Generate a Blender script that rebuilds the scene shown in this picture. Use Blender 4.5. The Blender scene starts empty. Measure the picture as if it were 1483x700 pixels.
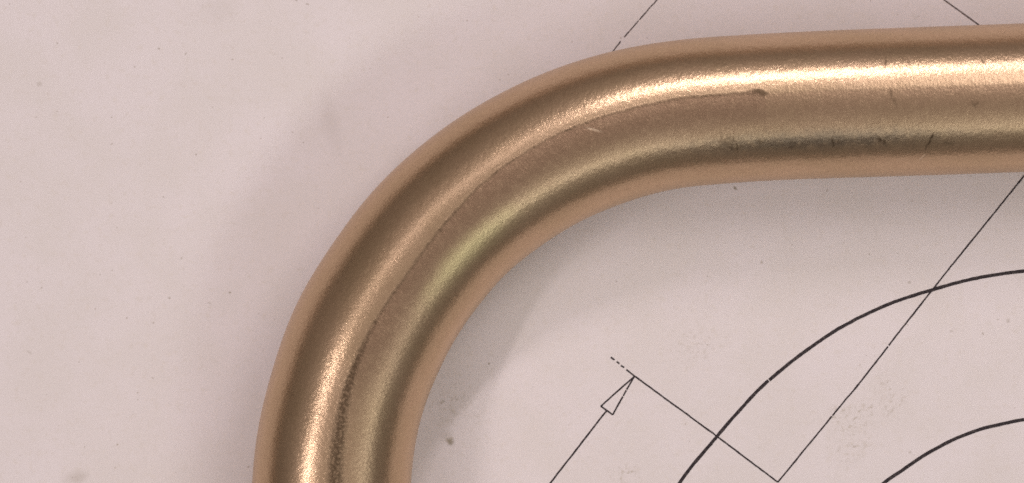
import bpy, bmesh, math, random
from mathutils import Vector, noise as mnoise

random.seed(7)
scene = bpy.context.scene
col = scene.collection

# ------------------------------------------------------------------ camera, world, lamps
S = 1e-4                      # metres on the paper per photograph pixel
CAM_H = 0.40                  # camera height above the paper


def px(x, y, z=0.0):
    """photograph pixel -> point of the horizontal plane at height z"""
    k = (CAM_H - z) / CAM_H
    return Vector(((x - 741.5) * S * k, (350.0 - y) * S * k, z))


cam_data = bpy.data.cameras.new('camera')
cam = bpy.data.objects.new('camera', cam_data)
col.objects.link(cam)
cam.location = (0, 0, CAM_H)
cam.rotation_euler = (0, 0, 0)
cam_data.sensor_width = 36.0
cam_data.lens = 36.0 * CAM_H / (1483 * S)
cam_data.clip_start = 0.01
cam_data.clip_end = 50.0
cam_data.dof.use_dof = True
cam_data.dof.focus_distance = CAM_H - 0.007
cam_data.dof.aperture_fstop = 16.0
scene.camera = cam

world = bpy.data.worlds.new('World')
scene.world = world
world.use_nodes = True
bg = world.node_tree.nodes['Background']
bg.inputs['Color'].default_value = (1.0, 0.83, 0.73, 1)
bg.inputs['Strength'].default_value = 0.078


def area_lamp(name, p0, p1, width, power, color, aim=(0, 0, 0)):
    """strip lamp whose long side runs from p0 to p1, facing aim"""
    p0, p1 = Vector(p0), Vector(p1)
    mid = (p0 + p1) / 2
    xax = (p1 - p0).normalized()
    zax = (mid - Vector(aim))
    zax = (zax - xax * zax.dot(xax)).normalized()
    yax = zax.cross(xax)
    d = bpy.data.lights.new(name, 'AREA')
    d.shape = 'RECTANGLE'
    d.size = (p1 - p0).length
    d.size_y = width
    d.energy = power
    d.color = color
    o = bpy.data.objects.new(name, d)
    col.objects.link(o)
    from mathutils import Matrix
    m = Matrix((xax, yax, zax)).transposed().to_4x4()
    m.translation = mid
    o.matrix_world = m
    return o


# strip lamps of the workroom: one beyond the work, one to its left, a faint one between them
WARM = (1.0, 0.885, 0.90)
area_lamp('strip_lamp', (-0.49, -0.24, 0.60), (-0.35, 0.04, 0.60), 0.026, 0.74, WARM)
area_lamp('strip_lamp', (-0.02, 0.51, 0.60), (0.24, 0.79, 0.60), 0.030, 1.95, WARM)
area_lamp('strip_lamp', (-0.33, 0.08, 0.60), (-0.05, 0.47, 0.60), 0.05, 0.19, WARM)
# window-like source on the near right
area_lamp('side_lamp', (0.72, -0.02, 0.55), (0.02, -0.72, 0.55), 0.11, 0.62, (0.98, 1.0, 0.95))
area_lamp('side_lamp', (0.46, -0.28, 0.55), (0.28, -0.46, 0.55), 0.09, 0.50, (0.98, 1.0, 0.96))
# broad fill lamps added to lighten the shadows, and a pale ceiling
area_lamp('fill_lamp', (0.31, 0.59, 0.78), (0.59, 0.31, 0.78), 0.40, 2.2, (1.0, 0.90, 0.88))
area_lamp('fill_lamp', (-0.64, -0.34, 0.78), (-0.34, -0.64, 0.78), 0.40, 1.7, (1.0, 0.90, 0.88))
area_lamp('wall_lamp', (-1.45, 0.15, 0.55), (0.15, 1.45, 0.55), 0.75, 0.36, (1.0, 0.80, 0.66))
area_lamp('ceiling_lamp', (-1.2, 0, 1.3), (1.2, 0, 1.3), 2.4, 3.2, (1.0, 0.83, 0.74))

scene.view_settings.view_transform = 'Standard'
scene.view_settings.look = 'None'
scene.view_settings.exposure = 0.0
scene.view_settings.gamma = 1.0
scene.cycles.use_denoising = False
scene.cycles.max_bounces = 8


# ------------------------------------------------------------------ node helpers
class NT:
    def __init__(self, name):
        self.mat = bpy.data.materials.new(name)
        self.mat.use_nodes = True
        self.t = self.mat.node_tree
        self.bsdf = self.t.nodes['Principled BSDF']

    def node(self, kind, **kw):
        n = self.t.nodes.new(kind)
        for k, v in kw.items():
            setattr(n, k, v)
        return n

    def put(self, sock, v):
        if hasattr(v, 'is_output'):
            self.t.links.new(v, sock)
        else:
            sock.default_value = v

    def math(self, op, a, b=0.0, c=None, clamp=False):
        n = self.node('ShaderNodeMath', operation=op, use_clamp=clamp)
        self.put(n.inputs[0], a)
        self.put(n.inputs[1], b)
        if c is not None:
            self.put(n.inputs[2], c)
        return n.outputs[0]

    def smooth(self, v, lo, hi, to_lo=0.0, to_hi=1.0):
        n = self.node('ShaderNodeMapRange', interpolation_type='SMOOTHSTEP')
        self.put(n.inputs['Value'], v)
        n.inputs['From Min'].default_value = lo
        n.inputs['From Max'].default_value = hi
        n.inputs['To Min'].default_value = to_lo
        n.inputs['To Max'].default_value = to_hi
        return n.outputs['Result']

    def vscale(self, vec, s):
        n = self.node('ShaderNodeMapping')
        self.put(n.inputs['Vector'], vec)
        n.inputs['Scale'].default_value = s
        return n.outputs['Vector']

    def noise(self, vec, scale, detail=2.0, rough=0.5, dist=0.0):
        n = self.node('ShaderNodeTexNoise')
        self.put(n.inputs['Vector'], vec)
        n.inputs['Scale'].default_value = scale
        n.inputs['Detail'].default_value = detail
        n.inputs['Roughness'].default_value = rough
        n.inputs['Distortion'].default_value = dist
        return n.outputs['Fac']

    def mix(self, fac, a, b, mode='MIX'):
        n = self.node('ShaderNodeMix', data_type='RGBA', blend_type=mode)
        self.put(n.inputs[0], fac)
        self.put(n.inputs[6], a)
        self.put(n.inputs[7], b)
        return n.outputs[2]

    def attr(self, name):
        return self.node('ShaderNodeAttribute', attribute_name=name).outputs['Fac']

    def blot(self, vec, cx, cy, rx, ry, rot=0.0, soft=0.5, rag=0.0, ragscale=3.0):
        """ragged elliptical mark, 1 in the middle and 0 outside"""
        n = self.node('ShaderNodeMapping', vector_type='TEXTURE')
        self.put(n.inputs['Vector'], vec)
        n.inputs['Location'].default_value = (cx, cy, 0)
        n.inputs['Rotation'].default_value = (0, 0, rot)
        n.inputs['Scale'].default_value = (rx, ry, 1)
        ln = self.node('ShaderNodeVectorMath', operation='LENGTH')
        self.t.links.new(n.outputs[0], ln.inputs[0])
        d = ln.outputs['Value']
        if rag:
            k = self.noise(vec, ragscale, 3.0, 0.6)
            d = self.math('ADD', d, self.math('MULTIPLY', self.math('SUBTRACT', k, 0.5), rag))
        return self.smooth(d, 1.0 - soft, 1.0, 1.0, 0.0)

    def maximum(self, *a):
        r = a[0]
        for b in a[1:]:
            r = self.math('MAXIMUM', r, b)
        return r


def link(name, mesh, mat=None, parent=None):
    o = bpy.data.objects.new(name, mesh)
    col.objects.link(o)
    if mat:
        mesh.materials.append(mat)
    if parent:
        o.parent = parent
    return o


# ------------------------------------------------------------------ table under the sheet
w = NT('table_wood')
tc = w.node('ShaderNodeTexCoord').outputs['Object']
g = w.noise(w.vscale(tc, (6, 90, 6)), 1.0, 5.0, 0.6, 0.6)
w.put(w.bsdf.inputs['Base Color'], w.mix(g, (0.20, 0.11, 0.055, 1), (0.36, 0.22, 0.12, 1)))
w.bsdf.inputs['Roughness'].default_value = 0.45
bm = bmesh.new()
bmesh.ops.create_cube(bm, size=1.0)
bmesh.ops.scale(bm, vec=(1.3, 0.8, 0.03), verts=bm.verts)
bmesh.ops.bevel(bm, geom=list(bm.edges), offset=0.003, segments=2, affect='EDGES')
me = bpy.data.meshes.new('table_top')
bm.to_mesh(me)
bm.free()
table = link('table_top', me, w.mat)
table.location = (0.05, -0.05, -0.0156)
table['kind'] = 'structure'


# ------------------------------------------------------------------ the drawing sheet
def paper_h(x, y):
    """gentle waves of the sheet, in metres (at most 0.1 mm)"""
    a = mnoise.noise((x * 14.0, y * 9.0, 2.3))
    b = mnoise.noise((x * 30.0, y * 22.0, 7.1))
    return 0.00006 * a + 0.00002 * b


p = NT('drawing_paper')
tc = p.node('ShaderNodeTexCoord').outputs['Object']
mm = p.vscale(tc, (1000, 1000, 1000))                   # millimetres


def pmm(x, y):
    v = px(x, y)
    return v.x * 1000, v.y * 1000


base = p.mix(p.smooth(p.noise(mm, 0.07, 4.0, 0.6), 0.35, 0.65), (0.820, 0.757, 0.762, 1), (0.787, 0.728, 0.714, 1))
base = p.mix(p.smooth(p.noise(mm, 0.9, 4.0, 0.7), 0.50, 0.75, 0, 0.6), base, (0.735, 0.667, 0.615, 1))
base = p.mix(p.smooth(p.noise(mm, 6.0, 2.0, 0.6), 0.45, 0.75, 0, 0.25), base, (0.70, 0.645, 0.62, 1))
# dirt: scattered flecks, then the spots and smudges seen in particular places
fl = p.smooth(p.noise(mm, 1.3, 1.0, 0.5), 0.755, 0.80, 0, 0.55)
base = p.mix(fl, base, (0.36, 0.30, 0.24, 1))
DIRT = (0.30, 0.25, 0.17, 1)
for (x, y, rx, ry, rot, soft, rag, rs, amt) in (
        (652, 639, 0.85, 0.95, 0.4, 0.9, 1.0, 1.4, 0.8),
        (645, 632, 1.6, 1.0, 0.6, 1.0, 0.9, 1.2, 0.22),
        (708, 527, 0.22, 0.25, 0, 0.6, 0.6, 3, 0.6),
        (110, 692, 2.6, 1.4, 0.3, 1.0, 0.8, 0.6, 0.30),
        (57, 122, 0.5, 0.5, 0, 0.6, 0.8, 2, 0.25),
        (195, 97, 0.18, 0.18, 0, 0.6, 0.4, 3, 0.5),
        (333, 424, 0.25, 0.2, 0, 0.6, 0.6, 3, 0.6),
        (303, 439, 0.35, 0.15, -0.5, 0.7, 0.6, 3, 0.35),
        (263, 374, 0.16, 0.25, -0.4, 0.7, 0.6, 3, 0.5),
        (170, 644, 0.2, 0.18, 0, 0.6, 0.6, 3, 0.6),
        (42, 510, 0.8, 0.25, -0.6, 0.9, 0.8, 2, 0.25),
        (1103, 380, 0.25, 0.35, 0, 0.7, 0.7, 3, 0.5),
        (1317, 409, 0.35, 0.3, 0, 0.7, 0.8, 3, 0.4),
        (1065, 273, 0.45, 0.25, -0.9, 0.7, 0.8, 3, 0.75),
        (1378, 480, 0.4, 0.3, 0, 0.8, 0.8, 3, 0.3),
        (1460, 465, 0.4, 0.45, 0, 0.8, 0.8, 3, 0.35),
        (1318, 655, 0.3, 0.3, 0, 0.8, 0.7, 3, 0.35),
        (310, 15, 5, 3, 0, 1.0, 0.9, 0.3, 0.08),
        (475, 175, 2.4, 7, 0.25, 1.0, 0.9, 0.3, 0.12)):
    cx, cy = pmm(x, y)
    m = p.blot(mm, cx, cy, rx, ry, rot, soft, rag, rs)
    base = p.mix(p.math('MULTIPLY', m, amt), base, DIRT)
# speckled rubbing marks beside the long thin line and under the arrow
spk = p.smooth(p.noise(mm, 1.3, 4.0, 0.75, 0.8), 0.50, 0.66)
for (x, y, rx, ry, rot, amt) in ((1235, 605, 7, 3.5, 0.3, 0.62), (1290, 575, 3, 6, 0.5, 0.48), (1235, 650, 6, 3, 0.5, 0.38),
                                 (905, 690, 4, 2.5, 0.2, 0.6), (655, 580, 6, 6, 0, 0.45), (1010, 500, 8, 5, 0, 0.3)):
    cx, cy = pmm(x, y)
    m = p.math('MULTIPLY', p.blot(mm, cx, cy, rx, ry, rot, 1.0, 0.9, 0.5), spk)
    base = p.mix(p.math('MULTIPLY', m, amt), base, (0.40, 0.34, 0.24, 1))
p.put(p.bsdf.inputs['Base Color'], base)
p.bsdf.inputs['Roughness'].default_value = 0.7
p.bsdf.inputs['Specular IOR Level'].default_value = 0.25
bp = p.node('ShaderNodeBump')
bp.inputs['Strength'].default_value = 1.0
bp.inputs['Distance'].default_value = 0.000012
p.put(bp.inputs['Height'], p.noise(mm, 3.5, 4.0, 0.65))
p.put(p.bsdf.inputs['Normal'], bp.outputs[0])

NX, NY = 170, 120
X0, X1, Y0, Y1 = -0.16, 0.26, -0.20, 0.097
verts, faces = [], []
for layer in (0, 1):
    for j in range(NY + 1):
        for i in range(NX + 1):
            x = X0 + (X1 - X0) * i / NX
            y = Y0 + (Y1 - Y0) * j / NY
            verts.append((x, y, paper_h(x, y) - 0.00012 * layer))
W = NX + 1
off = W * (NY + 1)
for j in range(NY):
    for i in range(NX):
        a = j * W + i
        faces.append((a, a + 1, a + W + 1, a + W))
        faces.append((off + a, off + a + W, off + a + W + 1, off + a + 1))
for i in range(NX):
    faces.append((i, off + i, off + i + 1, i + 1))
    a = NY * W + i
    faces.append((a, a + 1, off + a + 1, off + a))
for j in range(NY):
    a = j * W
    faces.append((a, a + W, off + a + W, off + a))
    a = j * W + NX
    faces.append((a, off + a, off + a + W, a + W))
me = bpy.data.meshes.new('drawing_sheet')
me.from_pydata(verts, [], faces)
me.polygons.foreach_set('use_smooth', [True] * len(me.polygons))
sheet = link('drawing_sheet', me, p.mat)
sheet['label'] = 'white paper sheet with black technical drawing lines, lying flat under the metal tube'
sheet['category'] = 'paper drawing'

ink = NT('drawing_ink')
tc = ink.node('ShaderNodeTexCoord').outputs['Object']
imm = ink.vscale(tc, (1000, 1000, 1000))
wear = ink.smooth(ink.noise(imm, 3.0, 3.0, 0.7), 0.46, 0.74, 0.0, 0.7)
ink.put(ink.bsdf.inputs['Base Color'], ink.mix(wear, (0.028, 0.022, 0.026, 1), (0.17, 0.14, 0.13, 1)))
ink.bsdf.inputs['Roughness'].default_value = 0.65
ink.bsdf.inputs['Specular IOR Level'].default_value = 0.2
faint = NT('faint_ink')
tc = faint.node('ShaderNodeTexCoord').outputs['Object']
imm = faint.vscale(tc, (1000, 1000, 1000))
wear = faint.smooth(faint.noise(imm, 2.6, 3.0, 0.7), 0.42, 0.72, 0.0, 0.9)
faint.put(faint.bsdf.inputs['Base Color'], faint.mix(wear, (0.10, 0.08, 0.08, 1), (0.36, 0.31, 0.29, 1)))
faint.bsdf.inputs['Roughness'].default_value = 0.65
faint.bsdf.inputs['Specular IOR Level'].default_value = 0.2

LIFT = 0.00003


def ribbon(name, strokes, wpx, mat, lift=LIFT, rough=0.16, seed=0.0):
    """printed stroke(s): each a list of photograph pixels, drawn wpx pixels wide with a slightly uneven edge"""
    V, F = [], []
    for st in strokes:
        pts = [Vector(q) for q in st]
        dense = [pts[0]]
        for a, b in zip(pts, pts[1:]):
            n = max(1, int((b - a).length / 3.0))
            dense += [a.lerp(b, k / n) for k in range(1, n + 1)]
        b0 = len(V)
        for i, q in enumerate(dense):
            t = (dense[min(i + 1, len(dense) - 1)] - dense[max(i - 1, 0)]).normalized()
            nn = Vector((-t.y, t.x))
            wl = wpx * 0.5 * (1 + rough * 1.6 * mnoise.noise((q.x * 0.11, q.y * 0.11, 3.0 + seed)))
            wr = wpx * 0.5 * (1 + rough * 1.6 * mnoise.noise((q.x * 0.11, q.y * 0.11, 9.0 + seed)))
            jit = 0.25 * mnoise.noise((q.x * 0.03, q.y * 0.03, 5.0 + seed))
            for s_, ww in ((1, wl), (-1, wr)):
                r = q + nn * (s_ * ww + jit)
                v = px(r.x, r.y)
                v.z = paper_h(v.x, v.y) + lift
                V.append(v)
            if i:
                k = b0 + 2 * i
                F.append((k - 2, k - 1, k + 1, k))
    m = bpy.data.meshes.new(name)
    m.from_pydata([tuple(v) for v in V], [], F)
    m.update()
    if m.polygons[0].normal.z < 0:
        m.flip_normals()
    return link(name, m, mat, sheet)


def arc(cx, cy, R, res, a0, a1):
    """circle points; res = [(angle, radial residual)] measured on the photograph"""
    out = []
    n = 400
    for i in range(n + 1):
        a = a0 + (a1 - a0) * i / n
        d = 0.0
        if res[0][0] <= a <= res[-1][0]:
            for (p0, r0), (p1, r1) in zip(res, res[1:]):
                if p0 <= a <= p1:
                    f = (a - p0) / (p1 - p0)
                    f = f * f * (3 - 2 * f)
                    d = r0 + (r1 - r0) * f
                    break
        a = math.radians(a)
        out.append((cx + (R + d) * math.cos(a), cy - (R + d) * math.sin(a)))
    return out


def residuals(pts, cx, cy, R, lo, hi):
    r = [(math.degrees(math.atan2(cy - y, x - cx)), math.hypot(x - cx, y - cy) - R) for x, y in pts]
    r.sort()
    return [(lo, 0.0)] + r + [(hi, 0.0)]


big = [(985, 700), (1037, 635), (1058, 610), (1115, 550), (1169, 507), (1215, 476), (1272, 447), (1350, 420), (1410, 404), (1483, 393)]
small = [(1280, 700), (1310, 679), (1350, 653), (1385, 635), (1420, 622), (1450, 614.5), (1483, 608)]
c1 = (1539.07, 1034.95, 644.38)
c2 = (1541.87, 1003.62, 400.08)
r1 = residuals(big, *c1, 60, 190)
r2 = residuals(small, *c2, 60, 190)
BIG = arc(*c1, r1, 30, 215)
cut = min(range(len(BIG)), key=lambda i: math.hypot(BIG[i][0] - 1114, BIG[i][1] - 551))
o = ribbon('drawn_arc', [BIG[:cut + 1], [(x - 1.1, y + 0.4) for x, y in BIG[cut:]]], 4.9, ink.mat, rough=0.14)
o['label'] = 'thick black arc, the larger of the two'
o = ribbon('drawn_arc', [arc(*c2, r2, 30, 215)], 5.0, ink.mat, rough=0.06, seed=20)
o['label'] = 'thick black arc in the corner, the smaller of the two'
L2 = 0.00004
ribbon('drawn_line', [[(1600, 110), (1483, 255), (1350, 420), (1287, 500.5)], [(1286, 502), (1240, 561), (1205.5, 602)],
                      [(1204.8, 603), (1126.5, 698.5)]], 2.3, ink.mat, L2, 0.25)
ribbon('drawn_line', [[(884.5, 517.5), (890, 521.5)], [(893, 524), (897, 527)], [(899, 529.5), (904, 532.5)], [(907, 535.5), (919, 545), (1041, 634), (1126.5, 698.5)]],
       2.3, ink.mat, L2, 0.25, 3)
ribbon('drawn_line', [[(700, 812), (797, 700), (878.3, 595)]], 2.5, ink.mat, L2, 0.25, 5)
ribbon('arrowhead', [[(919, 545), (870, 588.5)], [(870, 588.5), (887.5, 601)], [(887.5, 601), (902, 574.5)], [(902.6, 573.5), (907, 565.5)], [(907.6, 564.5), (919, 545)]],
       2.3, ink.mat, L2 + 0.00001, 0.25, 8)
ribbon('drawn_line', [[(990, -45), (952, -1), (926, 29)], [(925, 30), (904, 54)], [(899, 60), (889, 73), (840, 130)]], 1.9, faint.mat, L2, 0.35, 11)
ribbon('drawn_line', [[(1300, -48), (1366, -1), (1417, 36), (1500, 97)]], 2.0, faint.mat, L2, 0.2, 14)

# ------------------------------------------------------------------ the bent tube
OUT = [(365, 700), (369.3, 643), (376.4, 600), (405, 500), (423, 450), (450, 400), (504.3, 320), (541.4, 272.9), (580, 235.7), (620, 201.4),
       (662.9, 170), (720, 137), (760, 117), (810, 96.4), (860, 80.7), (900, 70.7), (950, 62), (1000, 55.7), (1100, 49.5), (1200, 44.5), (1383, 37.9), (1483, 34.3)]
INN = [(594.3, 700), (599.3, 650), (610, 600), (625, 560), (651.4, 503), (678.6, 460), (728.6, 398.6), (760, 372.5), (814.3, 334.3), (860, 310),
       (880, 302.9), (930, 284.3), (980, 272), (1000, 270.2), (1100, 262.2), (1180, 259.0), (1280, 256.2), (1383, 252.9), (1483, 249.3)]


def dense(pts, n=900):
    d = [0.0]
    for a, b in zip(pts, pts[1:]):
        d.append(d[-1] + math.dist(a, b))
    out, k = [], 0
    for i in range(n + 1):
        t = d[-1] * i / n
        while k < len(pts) - 2 and d[k + 1] < t:
            k += 1
        f = (t - d[k]) / (d[k + 1] - d[k])
        out.append((pts[k][0] + (pts[k + 1][0] - pts[k][0]) * f, pts[k][1] + (pts[k + 1][1] - pts[k][1]) * f))
    return out


dO, dI = dense(OUT), dense(INN)
mid = []
for q in dO[::6]:
    b = min(dI, key=lambda s: (s[0] - q[0]) ** 2 + (s[1] - q[1]) ** 2)
    mid.append(((q[0] + b[0]) / 2, (q[1] + b[1]) / 2, math.dist(q, b) / 2))
# resample evenly, extend straight past the frame, smooth
N0 = 240
def resample(m, n):
    d = [0.0]
    for a, b in zip(m, m[1:]):
        d.append(d[-1] + math.dist(a[:2], b[:2]))
    out, k = [], 0
    for i in range(n + 1):
        t = d[-1] * i / n
        while k < len(m) - 2 and d[k + 1] < t:
            k += 1
        f = (t - d[k]) / max(1e-9, d[k + 1] - d[k])
        out.append(tuple(m[k][c] + (m[k + 1][c] - m[k][c]) * f for c in range(3)))
    return out


mid = resample(mid, N0)
step = math.dist(mid[0][:2], mid[1][:2])
pre, post = [], []
a = math.radians(91.5)
x, y, r = mid[0]
for i in range(1, 180):                                    # left leg runs on towards the viewer
    a += math.radians(-0.05) if i > 10 else 0
    pre.append((x + 0.0 - 0.8 * min(i, 12) * step * 0.035, y + i * step, r + 0.0))
x, y, r = mid[-1]
for i in range(1, 190):
    post.append((x + i * step, y - 0.036 * i * step, r))
path = pre[::-1] + mid + post
for _ in range(70):
    path = [path[0]] + [tuple((path[i - 1][c] + 2 * path[i][c] + path[i + 1][c]) / 4 for c in range(3)) for i in range(1, len(path) - 1)] + [path[-1]]

fine = []
for i in range(len(path) - 1):                             # finer stations where the tube is in view (Catmull-Rom)
    p0, p1, p2, p3 = path[max(i - 1, 0)], path[i], path[i + 1], path[min(i + 2, len(path) - 1)]
    n = 4 if len(pre) - 8 <= i <= len(pre) + N0 + 8 else 1
    for k in range(n):
        t = k / n
        fine.append(tuple(0.5 * (2 * p1[c] + (p2[c] - p0[c]) * t + (2 * p0[c] - 5 * p1[c] + 4 * p2[c] - p3[c]) * t * t
                                 + (3 * p1[c] - p0[c] - 3 * p2[c] + p3[c]) * t ** 3) for c in range(3)))
path = fine + [path[-1]]

REST = 0.00009                                             # lies on the crests of the wavy paper
cen, rad = [], []
for (x, y, rp) in path:
    # silhouette of a cylinder of radius r seen from CAM_H: solve for the real radius
    r = rp * S
    for _ in range(20):
        r = rp * S * (CAM_H - r) / CAM_H
    v = px(x, y, r)
    v.z = r + REST
    cen.append(v)
    rad.append(r)
arcl = [0.0]
for a, b in zip(cen, cen[1:]):
    arcl.append(arcl[-1] + (b - a).length)

# score line along the bend: photograph pixels -> (station, angle)
SCORE = [(478, 720, 3.4), (480, 690, 3.2), (483, 650, 3.0), (489, 610, 2.7), (499, 565, 2.1), (513, 525, 1.6), (533, 482, 1.1), (558, 440, 0.8), (588, 398, 0.7),
         (622, 350, 0.7), (660, 305, 0.75), (690, 272, 0.6), (720, 247, 0.55), (755, 224, 0.5), (800, 197, 0.5), (840, 180, 0.55), (890, 163, 0.55),
         (940, 150, 0.6), (985, 141.5, 0.65), (1040, 136.5, 0.7), (1075, 133.5, 0.9), (1092, 131.5, 1.3), (1106, 135.5, 1.3)]


def to_uv(x, y):
    """photograph pixel on the tube's upper side -> (arc length mm, girth mm from the crest, + outward)"""
    best = None
    for i in range(1, len(cen) - 1):
        zc = cen[i].z
        q = px(x, y, zc + rad[i] * 0.9)
        d = (q.x - cen[i].x) ** 2 + (q.y - cen[i].y) ** 2
        if best is None or d < best[0]:
            best = (d, i, q)
    _, i, q = best
    t = (cen[i + 1] - cen[i - 1]).normalized()
    nrm = Vector((-t.y, t.x, 0))                           # to the left of travel = outer side
    s = (Vector((q.x, q.y, 0)) - Vector((cen[i].x, cen[i].y, 0))).dot(nrm) / rad[i]
    s = max(-0.999, min(0.999, s))
    along = (Vector((q.x, q.y, 0)) - Vector((cen[i].x, cen[i].y, 0))).dot(t)
    return (arcl[i] + along) * 1000, math.asin(s) * rad[i] * 1000


sc = sorted([to_uv(x, y) + (wd,) for x, y, wd in SCORE])


def score_at(u):
    if u <= sc[0][0]:
        return sc[0][1], sc[0][2]
    if u >= sc[-1][0]:
        return sc[-1][1], 0.0
    for p0, p1 in zip(sc, sc[1:]):
        if p0[0] <= u <= p1[0]:
            f = (u - p0[0]) / (p1[0] - p0[0])
            return p0[1] + (p1[1] - p0[1]) * f, p0[2] + (p1[2] - p0[2]) * f


# small dark marks and bright nicks seen in particular places on the tube (photograph pixel, half sizes in mm, turn, softness, raggedness, depth)
MARKS = (
        (1060, 212, 0.45, 0.8, 0.0, 0.8, 0.9, 0.5),
        (1068, 213, 0.2, 1.0, 0.15, 0.7, 0.8, 0.6),
        (1052, 207, 1.8, 1.3, 0.0, 1.0, 1.2, 0.35),
        (1275, 203, 0.35, 0.6, 0.2, 0.6, 0.9, 0.7),
        (1282, 205, 0.25, 0.5, 0.0, 0.6, 0.9, 0.6),
        (1207, 206, 0.2, 1.0, 0.1, 0.7, 0.8, 0.7),
        (1215, 204, 0.2, 0.5, 0.1, 0.7, 0.8, 0.5),
        (1348, 204, 0.22, 1.5, -0.35, 0.6, 0.8, 0.8),
        (1283, 91, 0.22, 0.8, -0.15, 0.7, 0.8, 0.75),
        (1289, 135, 0.28, 1.0, 0.1, 0.8, 0.8, 0.5),
        (1294, 147, 0.35, 1.0, 0.5, 0.8, 0.8, 0.35),
        (1424, 90, 0.3, 0.4, 0.0, 0.7, 0.8, 0.5),
        (1317, 92, 0.3, 0.5, 0.0, 0.7, 0.8, 0.35),
        (1410, 152, 0.7, 0.6, 0.0, 0.9, 0.9, 0.45),
        (1375, 207, 1.2, 0.5, 0.0, 1.0, 1.0, 0.35),
        (1150, 210, 0.8, 0.7, 0.0, 1.0, 1.0, 0.45),
        (1100, 205, 0.6, 0.4, 0.0, 1.0, 1.0, 0.45),
        (1050, 95, 0.6, 0.3, 0.0, 1.0, 1.0, 0.35),
        (1100, 133, 1.3, 0.5, -0.3, 0.6, 0.3, 0.7),
        (1105, 136.5, 0.42, 0.5, 0.0, 0.7, 0.3, 0.55))
NICKS = ((842, 184, 876, 193), (1335, 232, 1346, 221))
spots = [to_uv(m[0], m[1]) + (m[2] * 1.2, m[3] * 1.15) + tuple(m[4:7]) + (min(0.95, m[7] * 1.25), 0) for m in MARKS]
for (x0_, y0_, x1_, y1_) in NICKS:
    u0, v0 = to_uv(x0_, y0_)
    u1, v1 = to_uv(x1_, y1_)
    spots.append(((u0 + u1) / 2, (v0 + v1) / 2, math.hypot(u1 - u0, v1 - v0) / 2, 0.13, math.atan2(v1 - v0, u1 - u0), 0.7, 0.2, 1.0, 1))


def marks_at(u, v, near):
    out = [0.0, 0.0]
    for (cu, cv, ru, rv, rot, soft, rag, amt, ch) in near:
        du, dv = u - cu, v - cv
        c_, s_ = math.cos(rot), math.sin(rot)
        d = math.hypot((du * c_ + dv * s_) / ru, (-du * s_ + dv * c_) / rv)
        if d > 2.5:
            continue
        d += rag * 0.7 * mnoise.noise((u * 2.4, v * 2.4, 4.0))
        f = max(0.0, min(1.0, (1.0 - d) / soft))
        out[ch] = max(out[ch], amt * f * f * (3 - 2 * f))
    return out


NS = 350
ANG = [-math.pi + math.radians(80) * k / 25 for k in range(25)] + [math.radians(-100 + 200 * k / 300) for k in range(300)] \
    + [math.radians(100) + math.radians(80) * k / 25 for k in range(26)]
mark_a, nick_a = [], []
V, F, dist_a, wid_a, uvs = [], [], [], [], []
for i, c in enumerate(cen):
    t = (cen[min(i + 1, len(cen) - 1)] - cen[max(i - 1, 0)])
    t.z = 0
    t.normalize()
    nrm = Vector((-t.y, t.x, 0))
    u = arcl[i] * 1000
    sv, sw = score_at(u)
    near = [m for m in spots if abs(m[0] - u) < 2.6 * max(m[2], m[3])]
    for k in range(NS + 1):
        a = ANG[k]                                         # -pi underneath, 0 at the crest, + outward
        q = c + nrm * (math.sin(a) * rad[i]) + Vector((0, 0, math.cos(a) * rad[i]))
        V.append(q)
        v = a * rad[i] * 1000
        uvs.append((u, v))
        dist_a.append(v - sv)
        wid_a.append(sw)
        mk = marks_at(u, v, near) if near else (0.0, 0.0)
        mark_a.append(mk[0])
        nick_a.append(mk[1])
# close the girth: the last column doubles the first one's place, so the seam lies underneath on the paper
M = NS + 1
for i in range(len(cen) - 1):
    for k in range(NS):
        b = i * M + k
        F.append((b, b + 1, b + M + 1, b + M))
# open ends with a wall thickness
for i, sgn in ((0, 1), (len(cen) - 1, -1)):
    ring0 = [i * M + k for k in range(NS)]
    t = (cen[1] - cen[0]).normalized() if i == 0 else (cen[-1] - cen[-2]).normalized()
    prev = ring0
    for kk, (fr, dep) in enumerate(((0.80, 0.0), (0.80, 0.03), (0.0, 0.03))):
        new = []
        for k in range(NS):
            b = Vector(V[ring0[k]])
            q = cen[i] + (b - cen[i]) * fr + t * (dep * sgn)
            new.append(len(V))
            V.append(q)
            uvs.append((arcl[i] * 1000, 0))
            dist_a.append(50.0)
            wid_a.append(0.0)
            mark_a.append(0.0)
            nick_a.append(0.0)
        for k in range(NS):
            k2 = (k + 1) % NS
            f = (prev[k], new[k], new[k2], prev[k2])
            F.append(f if sgn < 0 else f[::-1])
        prev = new
me = bpy.data.meshes.new('bent_tube')
me.from_pydata([tuple(v) for v in V], [], F)
me.polygons.foreach_set('use_smooth', [True] * len(me.polygons))
for nm, data in (('score_distance', dist_a), ('score_width', wid_a), ('dark_mark', mark_a), ('bright_nick', nick_a)):
    at = me.attributes.new(nm, 'FLOAT', 'POINT')
    at.data.foreach_set('value', data)
uvl = me.uv_layers.new(name='girth_mm')
li = [0] * len(me.loops)
me.loops.foreach_get('vertex_index', li)
flat = []
for v in li:
    flat += uvs[v]
uvl.data.foreach_set('uv', flat)
me.update()

b = NT('satin_bronze')
uv = b.node('ShaderNodeUVMap', uv_map='girth_mm').outputs[0]
gd = b.attr('score_distance')
gw = b.attr('score_width')
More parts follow.
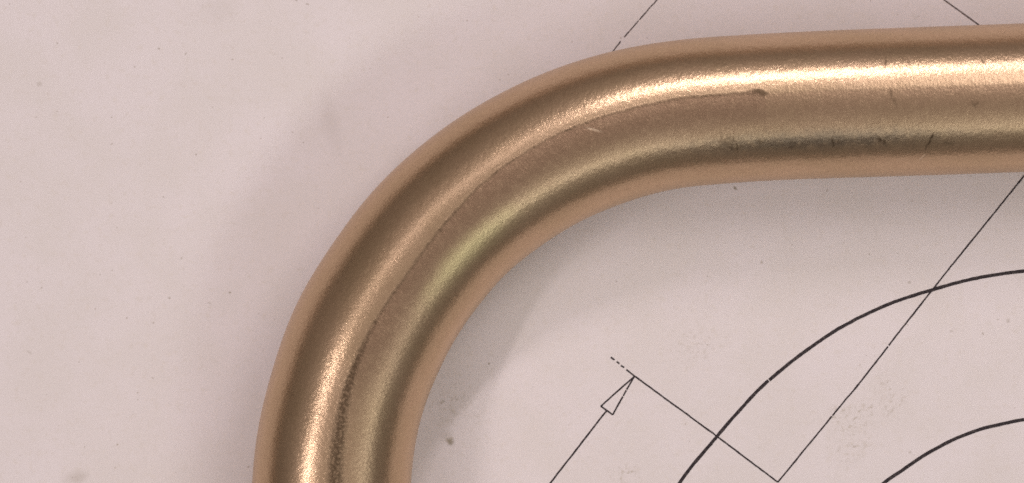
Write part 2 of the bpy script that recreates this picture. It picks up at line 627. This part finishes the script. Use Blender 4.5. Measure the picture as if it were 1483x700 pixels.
# grain of the blasted and brushed surface
grain = b.noise(b.vscale(uv, (3.4, 2.2, 1)), 1.0, 3.0, 0.65, 0.4)
coarse = b.noise(b.vscale(uv, (1.0, 0.8, 1)), 1.0, 3.0, 0.6)
broad = b.noise(b.vscale(uv, (0.10, 0.16, 1)), 1.0, 3.0, 0.55)
fibre = b.noise(b.vscale(uv, (4.0, 0.55, 1)), 1.0, 2.0, 0.6, 0.3)
# wavering score line and the rubbed strip on its inner side
wav = b.math('MULTIPLY', b.math('SUBTRACT', b.noise(b.vscale(uv, (1.1, 0.4, 1)), 1.0, 3.0, 0.6), 0.5), 0.55)
dd = b.math('ADD', gd, wav)
half = b.math('MULTIPLY', gw, 0.30)
inside = b.math('SUBTRACT', b.math('ABSOLUTE', b.math('ADD', dd, b.math('MULTIPLY', half, 0.6))), half)
line = b.math('DIVIDE', inside, b.math('ADD', half, 0.04))
line = b.smooth(b.math('ADD', line, b.math('MULTIPLY', b.math('SUBTRACT', grain, 0.5), 1.6)), -0.55, 0.75, 1.0, 0.0)
pitn = b.smooth(b.noise(b.vscale(uv, (2.6, 2.6, 1)), 1.0, 3.0, 0.7), 0.33, 0.54)
line = b.math('MULTIPLY', line, b.math('ADD', b.math('MULTIPLY', pitn, 0.7), 0.3))
line = b.math('MULTIPLY', line, b.smooth(gw, 0.05, 0.3))
brk = b.smooth(b.noise(b.vscale(uv, (0.9, 0.25, 1)), 1.0, 3.0, 0.7), 0.40, 0.62)
line = b.math('MULTIPLY', line, b.math('MAXIMUM', b.smooth(gw, 0.75, 1.8, 0.6, 1.0), brk))
strip = b.math('MULTIPLY', b.smooth(dd, -0.4, 0.15, 1.0, 0.0), b.smooth(dd, -7.5, -2.5))
strip = b.math('MULTIPLY', strip, b.smooth(gw, 0.0, 0.55, 0.7, 1.0))
strip = b.math('MULTIPLY', strip, b.smooth(gw, 1.2, 3.0, 1.0, 0.25))

marks = b.attr('dark_mark')
# short cross ticks where the score line thins out in the middle of the bend
tick = b.smooth(b.noise(b.vscale(uv, (3.6, 0.7, 1)), 1.0, 2.0, 0.5), 0.56, 0.64)
tick = b.math('MULTIPLY', tick, b.smooth(b.math('ABSOLUTE', b.math('ADD', dd, 0.2)), 0.25, 0.75, 1.0, 0.0))
tick = b.math('MULTIPLY', tick, b.math('MULTIPLY', b.smooth(gw, 0.62, 0.75, 0.0, 0.5), b.smooth(gw, 1.0, 1.5, 1.0, 0.0)))
tick = b.math('MULTIPLY', tick, b.smooth(coarse, 0.42, 0.58))
marks = b.maximum(marks, tick)
# tiny pits all over
pits = b.smooth(b.noise(b.vscale(uv, (1.6, 1.3, 1)), 1.0, 2.0, 0.6), 0.70, 0.78, 0.0, 0.5)
dark = b.maximum(marks, b.math('MULTIPLY', line, b.smooth(gw, 0.8, 2.0, 0.85, 0.9)), pits)
nk = b.attr('bright_nick')
metal = b.mix(b.smooth(broad, 0.35, 0.65), (0.655, 0.474, 0.314, 1), (0.610, 0.446, 0.285, 1))
metal = b.mix(b.smooth(coarse, 0.40, 0.66, 0, 0.30), metal, (0.53, 0.365, 0.235, 1))
metal = b.mix(b.smooth(grain, 0.35, 0.65, 0.0, 0.35), metal, (0.45, 0.325, 0.21, 1))
metal = b.mix(b.math('MULTIPLY', strip, b.smooth(coarse, 0.25, 0.6, 0.72, 0.92)), metal, (0.320, 0.213, 0.142, 1))
cu, cv = to_uv(1190, 203)
stain = b.math('MULTIPLY', b.blot(uv, cu, cv, 30.0, 2.5, 0.0, 1.0, 0.7, 0.6), b.smooth(coarse, 0.25, 0.55, 0.25, 0.85))
metal = b.mix(stain, metal, (0.26, 0.205, 0.155, 1))
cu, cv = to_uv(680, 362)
metal = b.mix(b.math('MULTIPLY', b.blot(uv, cu, cv, 17.0, 3.0, 0.0, 1.0, 0.5, 0.3), 0.5), metal, (0.68, 0.61, 0.32, 1))  # yellow-green glint of the inner bend, put into the metal colour
metal = b.mix(dark, metal, (0.11, 0.074, 0.045, 1))
metal = b.mix(b.math('MULTIPLY', nk, 0.7), metal, (0.92, 0.76, 0.56, 1))
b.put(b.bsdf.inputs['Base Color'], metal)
b.bsdf.inputs['Metallic'].default_value = 1.0
rgh = b.math('ADD', 0.18, b.math('MULTIPLY', grain, 0.08))
rgh = b.math('ADD', rgh, b.math('MULTIPLY', strip, 0.08))
rgh = b.math('ADD', rgh, b.math('MULTIPLY', dark, 0.25))
b.put(b.bsdf.inputs['Roughness'], rgh)
hgt = b.math('ADD', b.math('MULTIPLY', grain, 1.0), b.math('MULTIPLY', coarse, 1.3))
hgt = b.math('ADD', hgt, b.math('MULTIPLY', fibre, 0.35))
hgt = b.math('ADD', hgt, b.math('MULTIPLY', b.math('MULTIPLY', strip, grain), 1.0))
hgt = b.math('SUBTRACT', hgt, b.math('MULTIPLY', dark, 0.7))
hgt = b.math('ADD', hgt, b.math('MULTIPLY', nk, 0.5))
bp = b.node('ShaderNodeBump')
bp.inputs['Strength'].default_value = 1.0
bp.inputs['Distance'].default_value = 0.000028
b.put(bp.inputs['Height'], hgt)
b.put(b.bsdf.inputs['Normal'], bp.outputs[0])
# the blasted skin also scatters widely round each reflection
dull = b.node('ShaderNodeBsdfAnisotropic')
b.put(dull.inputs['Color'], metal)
dull.inputs['Roughness'].default_value = 0.50
b.put(dull.inputs['Normal'], bp.outputs[0])
mx = b.node('ShaderNodeMixShader')
b.put(mx.inputs[0], b.math('ADD', 0.46, b.math('MULTIPLY', strip, 0.25)))
b.t.links.new(b.bsdf.outputs[0], mx.inputs[1])
b.t.links.new(dull.outputs[0], mx.inputs[2])
b.t.links.new(mx.outputs[0], b.t.nodes['Material Output'].inputs['Surface'])

tube = link('bent_tube', me, b.mat)
tube['label'] = 'bent satin bronze metal tube with a scratched bend, lying on the paper drawing'
tube['category'] = 'metal tube'
